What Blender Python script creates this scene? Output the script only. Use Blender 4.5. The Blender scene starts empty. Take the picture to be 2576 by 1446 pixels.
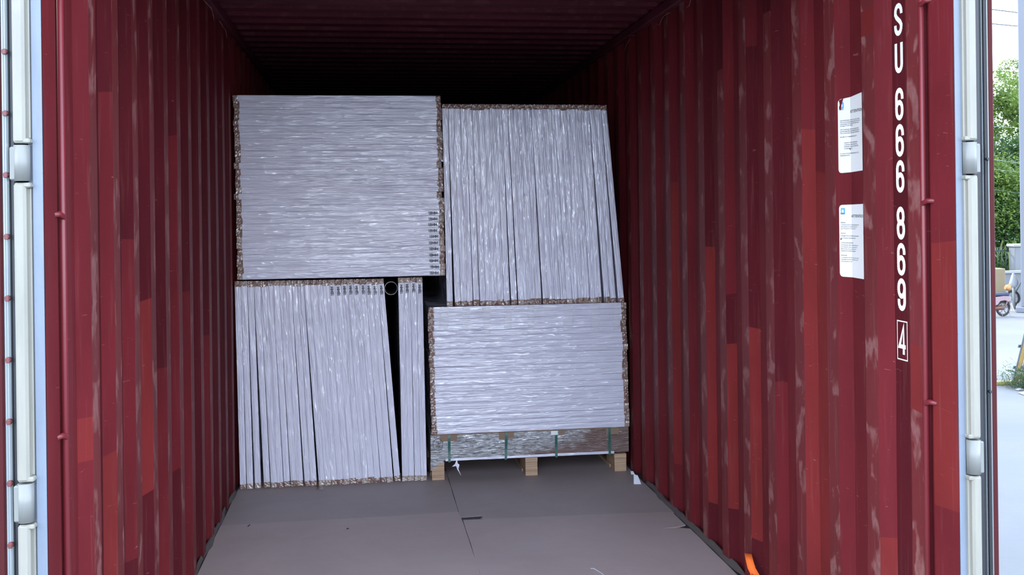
import bpy, bmesh, math, random
from mathutils import Vector, Matrix, noise
random.seed(7)
C = bpy.context.scene.collection
SC = bpy.context.scene
PI = math.pi
# ------------------------------------------------------------------ camera
cd = bpy.data.cameras.new('camera'); cam = bpy.data.objects.new('camera', cd); C.objects.link(cam)
SC.camera = cam
cd.sensor_fit = 'HORIZONTAL'; cd.sensor_width = 36.0
cd.lens = 36.0 * 2600 / 2576
cd.shift_y = -(723 - 535.5) / 2576
cd.clip_start = 0.05; cd.clip_end = 600
YAW, ROLL = math.radians(7.95), 0.0125
cam.matrix_world = (Matrix.Translation((0, -2.6, 1.57)) @ Matrix.Rotation(-YAW, 4, 'Z')
                    @ Matrix.Rotation(PI / 2, 4, 'X') @ Matrix.Rotation(-ROLL, 4, 'Z'))
# ------------------------------------------------------------------ world, sun, exposure
SKY = 2.6
w = bpy.data.worlds.new('world'); SC.world = w; w.use_nodes = True
nt = w.node_tree; nt.nodes.clear()
def wn(t, **k):
    n = nt.nodes.new(t)
    for a, b in k.items(): setattr(n, a, b)
    return n
wo = wn('ShaderNodeOutputWorld'); wb = wn('ShaderNodeBackground')
tc = wn('ShaderNodeTexCoord'); sx = wn('ShaderNodeSeparateXYZ')
nt.links.new(tc.outputs['Generated'], sx.inputs[0])
rp = wn('ShaderNodeValToRGB')
rp.color_ramp.elements[0].position = 0.0; rp.color_ramp.elements[0].color = (0.64, 0.80, 1.0, 1)
rp.color_ramp.elements[1].position = 1.0; rp.color_ramp.elements[1].color = (0.46, 0.66, 1.0, 1)
nt.links.new(sx.outputs[2], rp.inputs[0])
nz = wn('ShaderNodeTexNoise'); nz.inputs['Scale'].default_value = 2.2; nz.inputs['Detail'].default_value = 5
mp = wn('ShaderNodeMapping'); mp.inputs['Scale'].default_value = (1, 1, 3.0)
nt.links.new(tc.outputs['Generated'], mp.inputs[0]); nt.links.new(mp.outputs[0], nz.inputs['Vector'])
cr = wn('ShaderNodeValToRGB'); cr.color_ramp.elements[0].position = .42; cr.color_ramp.elements[1].position = .68
nt.links.new(nz.outputs[0], cr.inputs[0])
mx = wn('ShaderNodeMix', data_type='RGBA'); mx.inputs['B'].default_value = (0.95, 0.97, 1.0, 1)
nt.links.new(cr.outputs[0], mx.inputs['Factor']); nt.links.new(rp.outputs[0], mx.inputs['A'])
# hazy clear sky: a little brighter towards the horizon
m1 = wn('ShaderNodeMath', operation='MULTIPLY_ADD'); m1.inputs[1].default_value = -.40; m1.inputs[2].default_value = 1.0
m0 = wn('ShaderNodeMath', operation='MAXIMUM'); m0.inputs[1].default_value = 0
nt.links.new(sx.outputs[2], m0.inputs[0]); nt.links.new(m0.outputs[0], m1.inputs[0])
m2 = wn('ShaderNodeMath', operation='MULTIPLY'); m2.inputs[1].default_value = SKY
nt.links.new(m1.outputs[0], m2.inputs[0])
nt.links.new(mx.outputs['Result'], wb.inputs[0]); nt.links.new(m2.outputs[0], wb.inputs[1])
nt.links.new(wb.outputs[0], wo.inputs[0])
sd = bpy.data.lights.new('sun', 'SUN'); so = bpy.data.objects.new('sun', sd); C.objects.link(so)
sd.energy = 1.6; sd.angle = 0.02; sd.color = (1.0, 0.93, 0.80)
so.rotation_euler = Vector((-.6 * math.cos(math.radians(35)), .8 * math.cos(math.radians(35)), math.sin(math.radians(35)))).to_track_quat('Z', 'Y').to_euler()
vs = SC.view_settings
vs.view_transform = 'Standard'; vs.look = 'None'; vs.exposure = 1.8; vs.gamma = 1.0; vs.use_curve_mapping = False

# ------------------------------------------------------------------ material helpers
class MT:
    def __init__(s, name, base=(.5, .5, .5), rough=.5, metal=0, coat=0, coat_rough=.1, spec=.5):
        s.m = bpy.data.materials.new(name); s.m.use_nodes = True
        s.t = s.m.node_tree; s.n = s.t.nodes; s.l = s.t.links
        s.b = s.n['Principled BSDF']; s.o = s.n['Material Output']
        s.set('Base Color', (*base, 1)); s.set('Roughness', rough); s.set('Metallic', metal)
        s.set('Coat Weight', coat); s.set('Coat Roughness', coat_rough); s.set('Specular IOR Level', spec)
    def set(s, k, v): s.b.inputs[k].default_value = v
    def node(s, t, **k):
        n = s.n.new(t)
        for a, b in k.items(): setattr(n, a, b)
        return n
    def coord(s, scale=(1, 1, 1), rot=(0, 0, 0), rnd=False, kind='Object', add=(0, 0, 0)):
        tc = s.node('ShaderNodeTexCoord'); mp = s.node('ShaderNodeMapping')
        mp.inputs['Scale'].default_value = scale; mp.inputs['Rotation'].default_value = rot
        mp.inputs['Location'].default_value = add
        out = tc.outputs[kind]
        if rnd:
            oi = s.node('ShaderNodeObjectInfo'); ml = s.node('ShaderNodeMath', operation='MULTIPLY'); ml.inputs[1].default_value = 61.7
            s.l.new(oi.outputs['Random'], ml.inputs[0])
            va = s.node('ShaderNodeVectorMath', operation='ADD'); s.l.new(out, va.inputs[0]); s.l.new(ml.outputs[0], va.inputs[1]); out = va.outputs[0]
        s.l.new(out, mp.inputs[0]); return mp.outputs[0]
    def noise(s, vec, scale=1, detail=3, rough=.5, dist=0):
        n = s.node('ShaderNodeTexNoise'); s.l.new(vec, n.inputs['Vector'])
        n.inputs['Scale'].default_value = scale; n.inputs['Detail'].default_value = detail
        n.inputs['Roughness'].default_value = rough; n.inputs['Distortion'].default_value = dist
        return n.outputs[0]
    def ramp(s, fac, stops):
        r = s.node('ShaderNodeValToRGB'); e = r.color_ramp.elements
        while len(e) < len(stops): e.new(.5)
        for i, (p, c) in enumerate(stops):
            e[i].position = p; e[i].color = (*c, 1) if isinstance(c, tuple) else (c, c, c, 1)
        s.l.new(fac, r.inputs[0]); return r.outputs[0]
    def mix(s, fac, a, b):
        m = s.node('ShaderNodeMix', data_type='RGBA')
        for k, v in (('Factor', fac), ('A', a), ('B', b)):
            i = m.inputs[k]
            if hasattr(v, 'is_output'): s.l.new(v, i)
            else: i.default_value = (*v, 1) if isinstance(v, tuple) else v
        return m.outputs['Result']
    def math(s, op, a, b=None, c=None):
        m = s.node('ShaderNodeMath', operation=op)
        for i, v in enumerate((a, b, c)):
            if v is None: continue
            if hasattr(v, 'is_output'): s.l.new(v, m.inputs[i])
            else: m.inputs[i].default_value = v
        return m.outputs[0]
    def bump(s, h, dist=.002, strength=1.0, prev=None):
        b = s.node('ShaderNodeBump'); b.inputs['Distance'].default_value = dist; b.inputs['Strength'].default_value = strength
        s.l.new(h, b.inputs['Height'])
        if prev is not None: s.l.new(prev, b.inputs['Normal'])
        s.l.new(b.outputs[0], s.b.inputs['Normal']); return b.outputs[0]
    def lk(s, out, key): s.l.new(out, s.b.inputs[key])

def simple(name, base, rough=.5, var=.12, nscale=6, **k):
    m = MT(name, base, rough, **k)
    n = m.noise(m.coord(), nscale, 4)
    m.lk(m.mix(n, tuple(max(0, c * (1 - var)) for c in base), tuple(min(1, c * (1 + var)) for c in base)), 'Base Color')
    m.bump(m.noise(m.coord(), nscale * 9, 3), .0006, .4)
    return m.m

def red_paint(name, base, dusty=0, streak=.5, rough=.58):
    m = MT(name, base, rough, spec=.16)
    broad = m.noise(m.coord((1, 1, .55)), 2.3, 5, .6, .4)
    c = m.mix(m.ramp(broad, [(.32, 0.), (.7, 1.)]), tuple(x * .80 for x in base), tuple(min(1, x * 1.2) for x in base))
    fine = m.noise(m.coord((22, 22, 1.1)), 3, 4, .6, .3)
    c = m.mix(m.math('MULTIPLY', m.ramp(fine, [(.56, 0.), (.74, 1.)]), .22 * streak), c, (.30, .13, .11))
    # hairline scratches
    sc = m.noise(m.coord((9, 9, 60), (.5, .1, 0)), 1.2, 2, .5, 2.5)
    c = m.mix(m.math('MULTIPLY', m.ramp(sc, [(.72, 0.), (.75, 1.)]), .25), c, (.45, .2, .15))
    if dusty:
        d = m.noise(m.coord((8, 8, 5.0)), 1.5, 3, .55, .3)
        d2 = m.noise(m.coord((14, 14, 9)), 2.5, 3, .7, 1.2)
        f = m.math('MULTIPLY', m.ramp(d, [(.54, 0.), (.62, 1.)]), m.ramp(d2, [(.25, .3), (.6, 1.)]))
        c = m.mix(.05 * dusty, c, (.26, .12, .11))
        c = m.mix(m.math('MULTIPLY', f, .46 * dusty), c, (.32, .17, .16))
        m.lk(m.ramp(f, [(0, .56), (1, .66)]), 'Roughness')
    m.lk(c, 'Base Color')
    b = m.bump(m.noise(m.coord((1, 1, 1)), 3.2, 3), .012, .5)
    m.bump(m.noise(m.coord(), 150, 2), .0004, .5, b)
    return m.m
M = {}
M['red_old'] = red_paint('red_paint_old', (.112, .0110, .0150))
M['red_new'] = red_paint('red_paint_fresh', (.148, .0165, .0165))
M['red_dark'] = red_paint('red_paint_dark_coat_shade', (.068, .0062, .0100))
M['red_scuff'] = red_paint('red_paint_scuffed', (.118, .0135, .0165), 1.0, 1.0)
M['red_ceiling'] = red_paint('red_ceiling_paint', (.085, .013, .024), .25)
M['red_door'] = simple('red_door_paint', (.052, .0085, .010), .7, spec=.15)
M['red_pipe'] = simple('red_lashing_paint', (.14, .013, .019), .4)
def white_paint(name, base, rust=.5):
    m = MT(name, base, .4)
    n = m.noise(m.coord((6, 6, .9)), 5, 4, .6)
    c = m.mix(m.ramp(n, [(.35, 0.), (.75, 1.)]), base, tuple(x * .82 for x in base))
    r = m.noise(m.coord((25, 25, 3.2)), 1.0, 5, .6, .5)
    c = m.mix(m.math('MULTIPLY', m.ramp(r, [(.64, 0.), (.74, 1.)]), rust), c, (.36, .22, .10))
    m.lk(c, 'Base Color'); m.bump(m.noise(m.coord(), 60, 3), .0008, .5)
    return m.m
M['white_post'] = white_paint('white_post_paint', (.155, .185, .235), .05)
M['white_bar'] = white_paint('white_hinge_paint', (.235, .228, .195), .5)
M['white_barrel'] = white_paint('white_barrel_paint', (.18, .185, .175), .25)
M['gasket'] = simple('dark_rubber_gasket', (.016, .017, .023), .45)
M['black'] = simple('black_rubber', (.008, .009, .014), .6)
M['retainer'] = simple('pale_metal_strip', (.26, .29, .31), .35, metal=.3)
M['bolt'] = simple('rusty_red_bolt', (.12, .03, .03), .4)
# film wrapped boards
def film(name, base, rough=.30, amp=1.0):
    m = MT(name, base, rough, coat=1.0, coat_rough=.05, spec=.6)
    broad = m.noise(m.coord((1.1, 1, 5), rnd=True), 1.6, 2)
    m.lk(m.mix(broad, tuple(x * .93 for x in base), tuple(min(1, x * 1.05) for x in base)), 'Base Color')
    h1 = m.noise(m.coord((2.4, 1, 40), (0, .03, 0), rnd=True), 1.2, 1.6, .45, 1.1)
    h2 = m.noise(m.coord((6, 1, 52), (0, -.16, 0), rnd=True), 1.1, 1.2, .5, .8)
    h3 = m.noise(m.coord((9, 1, 60), (0, .22, 0), rnd=True), 1.0, 1.0, .5, .6)
    rg = lambda h, k: m.math('POWER', m.math('SUBTRACT', 1.0, m.math('ABSOLUTE', m.math('MULTIPLY_ADD', h, 2.0, -1.0))), k)
    mk = m.ramp(m.noise(m.coord((3.5, 1, 14), rnd=True), 1.0, 2), [(.42, 0.), (.60, 1.)])
    hh = m.math('ADD', m.math('MULTIPLY', h1, 1.5), m.math('MULTIPLY', m.math('MULTIPLY', rg(h2, 5), mk), .26))
    hh = m.math('ADD', hh, m.math('MULTIPLY', m.math('MULTIPLY', rg(h3, 6), m.math('SUBTRACT', 1.0, mk)), .20))
    m.bump(hh, .0036 * amp, 1.0)
    cb = m.node('ShaderNodeBump'); cb.inputs['Distance'].default_value = .019 * amp; cb.inputs['Strength'].default_value = 1.0
    m.l.new(hh, cb.inputs['Height']); m.lk(cb.outputs[0], 'Coat Normal'); m.set('Coat IOR', 1.75)
    return m.m
M['film'] = film('white_film_wrap', (.60, .575, .675))
M['film2'] = film('white_film_wrap_slack', (.62, .595, .695), .24, 1.5)
def tape(name, base, shine):
    m = MT(name, base, .3, coat=1, coat_rough=.08)
    n = m.noise(m.coord((1, 1, 1), rnd=True), 38, 1.5, .5, 1.5)
    n2 = m.noise(m.coord((1, 1, 1), rnd=True), 24, 1, .5, 1.0)
    m.lk(m.mix(m.math('MULTIPLY', m.ramp(n2, [(.50, 0.), (.66, 1.)]), shine * .7), base, (.42, .37, .34)), 'Base Color')  # pale blotches put glare into the tape colour
    m.bump(n, .0035, 1.0)
    return m.m
M['tape'] = tape('brown_packing_tape', (.20, .118, .092), .55)
M['tape_pale'] = tape('pale_brown_tape', (.30, .215, .18), .8)
M['tape_red'] = tape('reddish_tape', (.18, .09, .072), .3)
M['ink'] = simple('black_ink', (.012, .012, .022), .5)
# silver wrapped crate: clouded film over wood, clearer towards the right
m = MT('silver_film_wrap', (.5, .5, .5), .25, coat=1, coat_rough=.12)
sx_ = m.node('ShaderNodeSeparateXYZ'); m.l.new(m.coord(), sx_.inputs[0])
n = m.noise(m.coord((5, 1, 9)), 1.0, 5, .65, .6)
clear = m.ramp(m.math('ADD', m.math('MULTIPLY', sx_.outputs[0], .55), m.math('ADD', m.math('MULTIPLY', sx_.outputs[2], -1.4), m.math('MULTIPLY', n, .45))), [(.46, 0.), (.62, 1.)])
crk = m.noise(m.coord((10, 1, 60), (0, .14, 0)), 1.5, 4, .6, 1.6)
silver = m.mix(m.ramp(crk, [(.38, 0.), (.60, 1.)]), (.30, .28, .29), (.82, .82, .84))
m.lk(m.mix(clear, silver, (.21, .135, .12)), 'Base Color')
m.lk(m.math('MULTIPLY', m.math('SUBTRACT', 1.0, clear), .45), 'Metallic')
hb = m.noise(m.coord((14, 1, 70), (0, .16, 0)), 1.4, 4, .6, 1.5)
cbn = m.bump(hb, .014, 1.0); m.lk(cbn, 'Coat Normal'); M['silver'] = m.m
def wood(name, a, b, sc=(2, 2, 40)):
    m = MT(name, a, .65)
    n = m.noise(m.coord(sc, rnd=True), 2, 5, .6, .6)
    m.lk(m.mix(m.ramp(n, [(.35, 0.), (.68, 1.)]), a, b), 'Base Color'); m.bump(n, .003, .5)
    return m.m
M['wood'] = wood('pallet_wood', (.46, .30, .19), (.30, .18, .11))
M['ply_base'] = wood('container_ply_floor', (.030, .024, .024), (.016, .013, .015), (20, 2, 2))
M['strap_green'] = simple('green_plastic_strap', (.012, .085, .07), .35)
M['card'] = simple('brown_cardboard', (.20, .125, .085), .7)
M['card_pale'] = simple('pale_cardboard_rim', (.62, .58, .50), .6)
M['dark_card'] = simple('dark_tube_wall', (.05, .04, .045), .8)
M['paper'] = simple('white_paper', (.74, .74, .80), .6)
def sheet(name, a, b):
    m = MT(name, a, .55, spec=.35)
    n1 = m.noise(m.coord((1, 1, 1)), 1.4, 6, .65, .6); n2 = m.noise(m.coord((3.2, 9, 1)), 2.0, 5, .7, .8)
    c = m.mix(m.ramp(n1, [(.3, 0.), (.7, 1.)]), a, b)
    c = m.mix(m.math('MULTIPLY', m.ramp(n2, [(.60, 0.), (.78, 1.)]), .30), c, tuple(min(1, x * 1.5) for x in a))
    sp = m.noise(m.coord(), 26, 2, .5)
    c = m.mix(m.math('MULTIPLY', m.ramp(sp, [(.74, 0.), (.78, 1.)]), .5), c, (.4, .36, .34))
    m.lk(c, 'Base Color'); m.lk(m.ramp(n2, [(0, .45), (1, .65)]), 'Roughness')
    m.bump(m.noise(m.coord(), 2.2, 3), .012, .5)
    return m.m
M['sheet'] = sheet('brown_hardboard', (.340, .262, .250), (.400, .315, .300))
M['sheet2'] = sheet('grey_brown_hardboard', (.285, .228, .222), (.335, .275, .265))
M['felt'] = simple('dark_crumpled_liner', (.075, .058, .054), .7)
M['orange'] = simple('orange_webbing', (.95, .17, .03), .5)
M['orange2'] = simple('deep_orange_tag', (.95, .09, .01), .5)
M['sticker'] = simple('white_sticker', (.70, .70, .69), .4, .03)
M['letter'] = simple('white_letter_paint', (.86, .84, .80), .45, .04)
M['blue'] = simple('sky_blue_ink', (.10, .33, .60), .5)
M['text_grey'] = simple('grey_print', (.05, .05, .06), .5)
M['dirt'] = simple('dark_debris', (.03, .02, .02), .8)
# outdoors
m = MT('pale_concrete', (.4, .4, .4), .8)
n1 = m.noise(m.coord((1, 1, 1)), .35, 6, .6, .5); n2 = m.noise(m.coord((1, 3, 1)), 2.0, 6, .7)
c = m.mix(m.ramp(n1, [(.3, 0.), (.7, 1.)]), (.105, .11, .118), (.14, .142, .146))
c = m.mix(m.math('MULTIPLY', m.ramp(n2, [(.58, 0.), (.72, 1.)]), .4), c, (.08, .08, .08))
m.lk(c, 'Base Color'); m.bump(n2, .01, .4); M['concrete'] = m.m
M['wall_conc'] = simple('grey_wall_render', (.15, .16, .175), .8, .15, 1.5)
M['cap_conc'] = simple('pale_wall_cap', (.24, .25, .25), .7)
M['column'] = simple('pale_column_paint', (.125, .135, .165), .6, .08, 1)
M['beige'] = simple('beige_panel', (.24, .19, .11), .6)
M['fence'] = simple('dark_green_iron', (.008, .024, .022), .5)
M['wire'] = simple('dark_cable', (.03, .05, .07), .6)
M['wire_pale'] = simple('pale_cable', (.16, .19, .18), .6)
M['yellow'] = simple('yellow_painted_steel', (.20, .125, .03), .6, .3)
M['yellow2'] = simple('bright_yellow_paint', (.26, .22, .05), .6, .2)
M['steel_blue'] = simple('blue_grey_steel', (.045, .06, .075), .5)
M['tyre'] = simple('tyre_rubber', (.014, .014, .017), .7)
M['chrome'] = simple('grey_metal', (.16, .155, .16), .4, metal=.3)
M['brownred'] = simple('dull_red_plastic', (.09, .03, .022), .5)
M['pinkplastic'] = simple('faded_pink_plastic', (.20, .135, .15), .5)
M['seatblue'] = simple('dark_blue_seat', (.012, .02, .06), .6)
M['orangeplastic'] = simple('orange_plastic', (.38, .15, .04), .5)
M['teal'] = simple('pale_teal_plastic', (.12, .25, .26), .4)
M['bag'] = simple('thin_white_plastic', (.34, .36, .38), .4)
M['shade_block'] = simple('shade_block_grey', (.30, .31, .33), .7, .1, 1)
def leaf(name, a, b):
    m = MT(name, a, .5)
    n = m.noise(m.coord(), 1.3, 3); m.lk(m.mix(m.ramp(n, [(.35, 0.), (.65, 1.)]), a, b), 'Base Color')
    tr = m.node('ShaderNodeBsdfTranslucent'); tr.inputs[0].default_value = (b[0] * 1.3, b[1] * 1.3, b[2], 1)
    ms = m.node('ShaderNodeMixShader'); ms.inputs[0].default_value = .35
    m.l.new(m.b.outputs[0], ms.inputs[1]); m.l.new(tr.outputs[0], ms.inputs[2]); m.l.new(ms.outputs[0], m.o.inputs[0])
    return m.m
M['leaf'] = leaf('light_green_leaves', (.045, .10, .028), (.13, .20, .035))
M['leaf_dark'] = leaf('dark_green_leaves', (.02, .055, .022), (.045, .095, .03))
M['bark'] = simple('grey_bark', (.05, .04, .032), .9)

# ------------------------------------------------------------------ mesh helpers
class MB:
    def __init__(s): s.v = []; s.f = []; s.mi = []; s.sm = []
    def add(s, vs, fs, mi=0, smooth=False):
        o = len(s.v); s.v += [tuple(v) for v in vs]
        for f in fs: s.f.append(tuple(i + o for i in f)); s.mi.append(mi); s.sm.append(smooth)
        return s
    def box(s, x0, x1, y0, y1, z0, z1, mi=0, c=0.0, mat=None):
        if c <= 0:
            vs = [(x, y, z) for z in (z0, z1) for y in (y0, y1) for x in (x0, x1)]
            fs = [(0, 2, 3, 1), (4, 5, 7, 6), (0, 1, 5, 4), (2, 6, 7, 3), (0, 4, 6, 2), (1, 3, 7, 5)]
        else:
            bm = bmesh.new(); r = bmesh.ops.create_cube(bm, size=1)
            for v in bm.verts: v.co = Vector(((x0 + x1) / 2 + v.co.x * (x1 - x0), (y0 + y1) / 2 + v.co.y * (y1 - y0), (z0 + z1) / 2 + v.co.z * (z1 - z0)))
            bmesh.ops.bevel(bm, geom=bm.edges[:], offset=c, segments=1, affect='EDGES')
            bm.verts.index_update()
            vs = [v.co.copy() for v in bm.verts]; fs = [[v.index for v in f.verts] for f in bm.faces]; bm.free()
        if mat: vs = [mat @ Vector(v) for v in vs]
        return s.add(vs, fs, mi)
    def tube(s, pts, r, n=8, mi=0, caps=True, closed=False):
        pts = [Vector(p) for p in pts]; N = len(pts); rr = r if isinstance(r, (list, tuple)) else [r] * N
        vs = []; prev = None
        for i, p in enumerate(pts):
            a = pts[(i - 1) % N] if (closed or i > 0) else p; b = pts[(i + 1) % N] if (closed or i < N - 1) else p
            d = (b - a).normalized()
            if prev is None: up = Vector((0, 0, 1)) if abs(d.z) < .9 else Vector((1, 0, 0)); q = d.cross(up).normalized()
            else: q = (prev - d * prev.dot(d)).normalized()
            prev = q; t = d.cross(q)
            for k in range(n): an = 2 * PI * k / n; vs.append(p + (q * math.cos(an) + t * math.sin(an)) * rr[i])
        fs = []
        for i in range(N if closed else N - 1):
            j = (i + 1) % N
            for k in range(n): fs.append((i * n + k, i * n + (k + 1) % n, j * n + (k + 1) % n, j * n + k))
        s.add(vs, fs, mi, True)
        if caps and not closed:
            o = len(s.v) - len(vs); s.f.append(tuple(o + k for k in range(n))[::-1]); s.mi.append(mi); s.sm.append(False)
            s.f.append(tuple(o + (N - 1) * n + k for k in range(n))); s.mi.append(mi); s.sm.append(False)
        return s
    def prism(s, poly, z0, z1, mi=0):
        n = len(poly)
        vs = [(x, y, z0) for x, y in poly] + [(x, y, z1) for x, y in poly]
        fs = [tuple(range(n))[::-1], tuple(range(n, 2 * n))] + [(i, (i + 1) % n, n + (i + 1) % n, n + i) for i in range(n)]
        return s.add(vs, fs, mi)
    def xf(s, fn): s.v = [tuple(fn(Vector(v))) for v in s.v]; return s
    def mesh(s, name, mats):
        me = bpy.data.meshes.new(name); me.from_pydata(s.v, [], s.f)
        for m in (mats if isinstance(mats, list) else [mats]): me.materials.append(m)
        me.polygons.foreach_set('material_index', s.mi); me.polygons.foreach_set('use_smooth', s.sm)
        me.update(); return me
    def build(s, name, mats, parent=None, **k): return link(name, s.mesh(name, mats), parent, **k)
def link(name, me, parent=None, label=None, cat=None, group=None, kind=None, mw=None):
    o = bpy.data.objects.new(name, me); C.objects.link(o)
    if parent: o.parent = parent
    if mw is not None: o.matrix_world = mw
    tag(o, label, cat, group, kind); return o
def tag(o, label=None, cat=None, group=None, kind=None):
    if label: o['label'] = label
    if cat: o['category'] = cat
    if group: o['group'] = group
    if kind: o['kind'] = kind
    return o
def thing(name, label, cat, loc=(0, 0, 0), group=None):
    o = link(name, None, None, label, cat, group); o.location = loc; return o
_txt = {}
def text_mesh(s, size, sx=1.0, align='LEFT', ext=0.0):
    key = (s, size, sx, align)
    if key in _txt: return _txt[key]
    cu = bpy.data.curves.new('print', 'FONT'); cu.body = s; cu.size = 1.0; cu.align_x = align; cu.resolution_u = 2; cu.offset = .006
    o = bpy.data.objects.new('print', cu); C.objects.link(o)
    bpy.context.view_layer.update()
    me = bpy.data.meshes.new_from_object(o.evaluated_get(bpy.context.evaluated_depsgraph_get()))
    C.objects.unlink(o); bpy.data.objects.remove(o); bpy.data.curves.remove(cu)
    vs = [(v.co.x * sx * size, v.co.y * size) for v in me.vertices]; fs = [tuple(p.vertices) for p in me.polygons]; bpy.data.meshes.remove(me)
    _txt[key] = (vs, fs); return _txt[key]

# ------------------------------------------------------------------ container shell
XL, XR, YB, ZC, G = -0.765, 1.572, 12.0, 2.67, -1.5
def wall(name, X, sgn, y0, period, y_plate, patches, side):
    """corrugated sheet; sgn=+1: outward is +x. y0 = far edge of first inner flat"""
    D = .028; cols = []                       # (ya, xa, yb, xb, kind, idx)
    nf, sl, of = period * .297, period * .203, period * .297
    cols.append((-.002, 0, y_plate, 0, 'plate', -1)); cols.append((y_plate, 0, y_plate + .004, .014, 'groove', -1))
    cols.append((y_plate + .004, .014, y0 - nf - .004, .014, 'groove', -1)); cols.append((y0 - nf - .004, .014, y0 - nf, 0, 'groove', -1))
    k = 0; y = y0
    while y - nf < YB:
        cols.append((y - nf, 0, y, 0, 'inner', k)); a = y
        cols.append((a, 0, a + sl, D, 'away', k)); cols.append((a + sl, D, a + sl + of, D, 'outer', k))
        cols.append((a + sl + of, D, a + 2 * sl + of, 0, 'facing', k)); y = a + 2 * sl + of + nf; k += 1
    mb = MB()
    rnd = random.Random(5 if sgn > 0 else 9)
    for (ya, xa, yb, xb, kd, i) in cols:
        if ya >= YB: continue
        if yb > YB: xb = xa + (xb - xa) * (YB - ya) / (yb - ya); yb = YB
        base = {'plate': 0, 'groove': 0, 'inner': 3, 'away': 0, 'outer': 0, 'facing': 0}[kd]
        segs = [(-.02, base)]
        for (pk, pi, za, ma) in patches:
            if pk == kd and pi == i: segs.append((za, ma))
        segs.sort(); segs.append((ZC, None))
        cuts = sorted({round(-.02 + q * .0897, 4) for q in range(30)} | {z for z, _ in segs})
        sub = []
        for (za, mi), (zb, _) in zip(segs, segs[1:]):
            cc = [z for z in cuts if za <= z <= zb]
            sub += [(p, mi, q) for p, q in zip(cc, cc[1:])]
        wob = lambda y, z: 0 if kd in ('plate', 'groove') and y < y_plate + .02 else .0042 * noise.noise(Vector((y * 9, z * 3.1, 3 + sgn))) + .002 * noise.noise(Vector((y * 9, z * 9, 7)))
        brk = {z for z, _ in segs}
        for za, mi, zb in sub:
            t0 = .012 * (ya * 13 % 1 - .5) if za > 0 and za in brk else 0; t1 = .012 * (ya * 13 % 1 - .5) if zb < ZC and zb in brk else 0
            P = [(X + sgn * xa, ya + wob(ya, za), za + t0), (X + sgn * xb, yb + wob(yb, za), za - t0), (X + sgn * xb, yb + wob(yb, zb), zb - t1), (X + sgn * xa, ya + wob(ya, zb), zb + t1)]
            mb.add(P, [(0, 1, 2, 3)] if sgn < 0 else [(3, 2, 1, 0)], mi)
    return mb.build(name, [M['red_old'], M['red_new'], M['red_dark'], M['red_scuff']], kind='structure', label=f'red corrugated steel {side} wall of the container')
R0, RP, L0, LP = .244, .276, .225, .268
# touched-up paint patches, plus dark columns that paint in shade: (column kind, index, height from which it holds, material)
pr = [('plate', -1, 0, 0), ('plate', -1, .74, 1), ('plate', -1, 1.475, 0),
      ('inner', 1, -.01, 3), ('inner', 0, .98, 1), ('inner', 0, 1.17, 3),
      ('facing', 2, .0, 1), ('facing', 2, 1.86, 0), ('facing', 3, .0, 0), ('facing', 3, .9, 2), ('outer', 2, 0, 1), ('outer', 2, 1.7, 0),
      ('facing', 4, .20, 1), ('facing', 4, 1.08, 2), ('facing', 4, 2.25, 0), ('facing', 5, .25, 1), ('facing', 5, .98, 2), ('facing', 5, 1.2, 0),
      ('facing', 6, .2, 1), ('facing', 6, 1.40, 2), ('facing', 7, .2, 0), ('facing', 8, .25, 1), ('facing', 8, 1.72, 0), ('facing', 6, 0, 2), ('facing', 5, 0, 2), ('facing', 4, 0, 2),
      ('inner', 4, 2.35, 2), ('inner', 2, 2.42, 2), ('inner', 1, 2.12, 1), ('inner', 1, 2.2, 3), ('inner', 6, 2.2, 2), ('facing', 1, .5, 0), ('facing', 0, 0, 1), ('facing', 0, .55, 0), ('outer', 0, 0, 2), ('outer', 0, 2.5, 0)]
pl = [('inner', 0, -.01, 0), ('outer', 1, -.01, 2), ('outer', 2, -.01, 2), ('facing', 2, -.01, 2), ('facing', 2, .45, 0), ('facing', 2, 1.5, 2), ('facing', 4, -.01, 0), ('facing', 4, 1.0, 2), ('facing', 7, -.01, 2), ('facing', 9, -.01, 2), ('facing', 10, -.01, 2), ('facing', 11, -.01, 2), ('outer', 3, -.01, 2), ('outer', 4, -.01, 2), ('facing', 5, 1.9, 2), ('facing', 1, 1.95, 2), ('facing', 0, 2.0, 0), ('plate', -1, 0, 0), ('plate', -1, .95, 0), ('facing', 0, 0, 0), ('facing', 0, .90, 1), ('facing', 0, 1.02, 0),  # whole-height dark columns paint the dimmer depth into the left wall
      ('facing', 1, 0, 1), ('facing', 1, .86, 0), ('facing', 3, .60, 1), ('facing', 3, 1.28, 2), ('facing', 3, 0, 2), ('facing', 6, 1.25, 2), ('facing', 6, 0, 0),
      ('facing', 5, 0, 2), ('facing', 5, .55, 0), ('facing', 8, 0, 0), ('facing', 8, 1.0, 2)]
wall_right = wall('wall_right', XR, 1, R0, RP, .122, pr, 'right')
wall_left = wall('wall_left', XL, -1, L0, LP, .105, pl, 'left')
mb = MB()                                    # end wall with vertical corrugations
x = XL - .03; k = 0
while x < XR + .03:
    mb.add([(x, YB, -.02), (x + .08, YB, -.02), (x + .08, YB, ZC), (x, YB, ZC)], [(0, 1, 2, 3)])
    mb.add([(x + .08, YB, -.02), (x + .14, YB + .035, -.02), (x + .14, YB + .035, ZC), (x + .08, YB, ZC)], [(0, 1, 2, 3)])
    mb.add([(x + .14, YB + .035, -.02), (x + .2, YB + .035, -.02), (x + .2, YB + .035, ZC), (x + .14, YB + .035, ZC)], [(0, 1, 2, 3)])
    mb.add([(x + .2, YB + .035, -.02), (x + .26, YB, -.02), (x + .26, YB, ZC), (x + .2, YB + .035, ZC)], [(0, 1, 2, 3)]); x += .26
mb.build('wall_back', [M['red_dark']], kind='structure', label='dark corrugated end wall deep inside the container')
mb = MB(); y = .02                            # roof sheet, ridges run across
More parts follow.
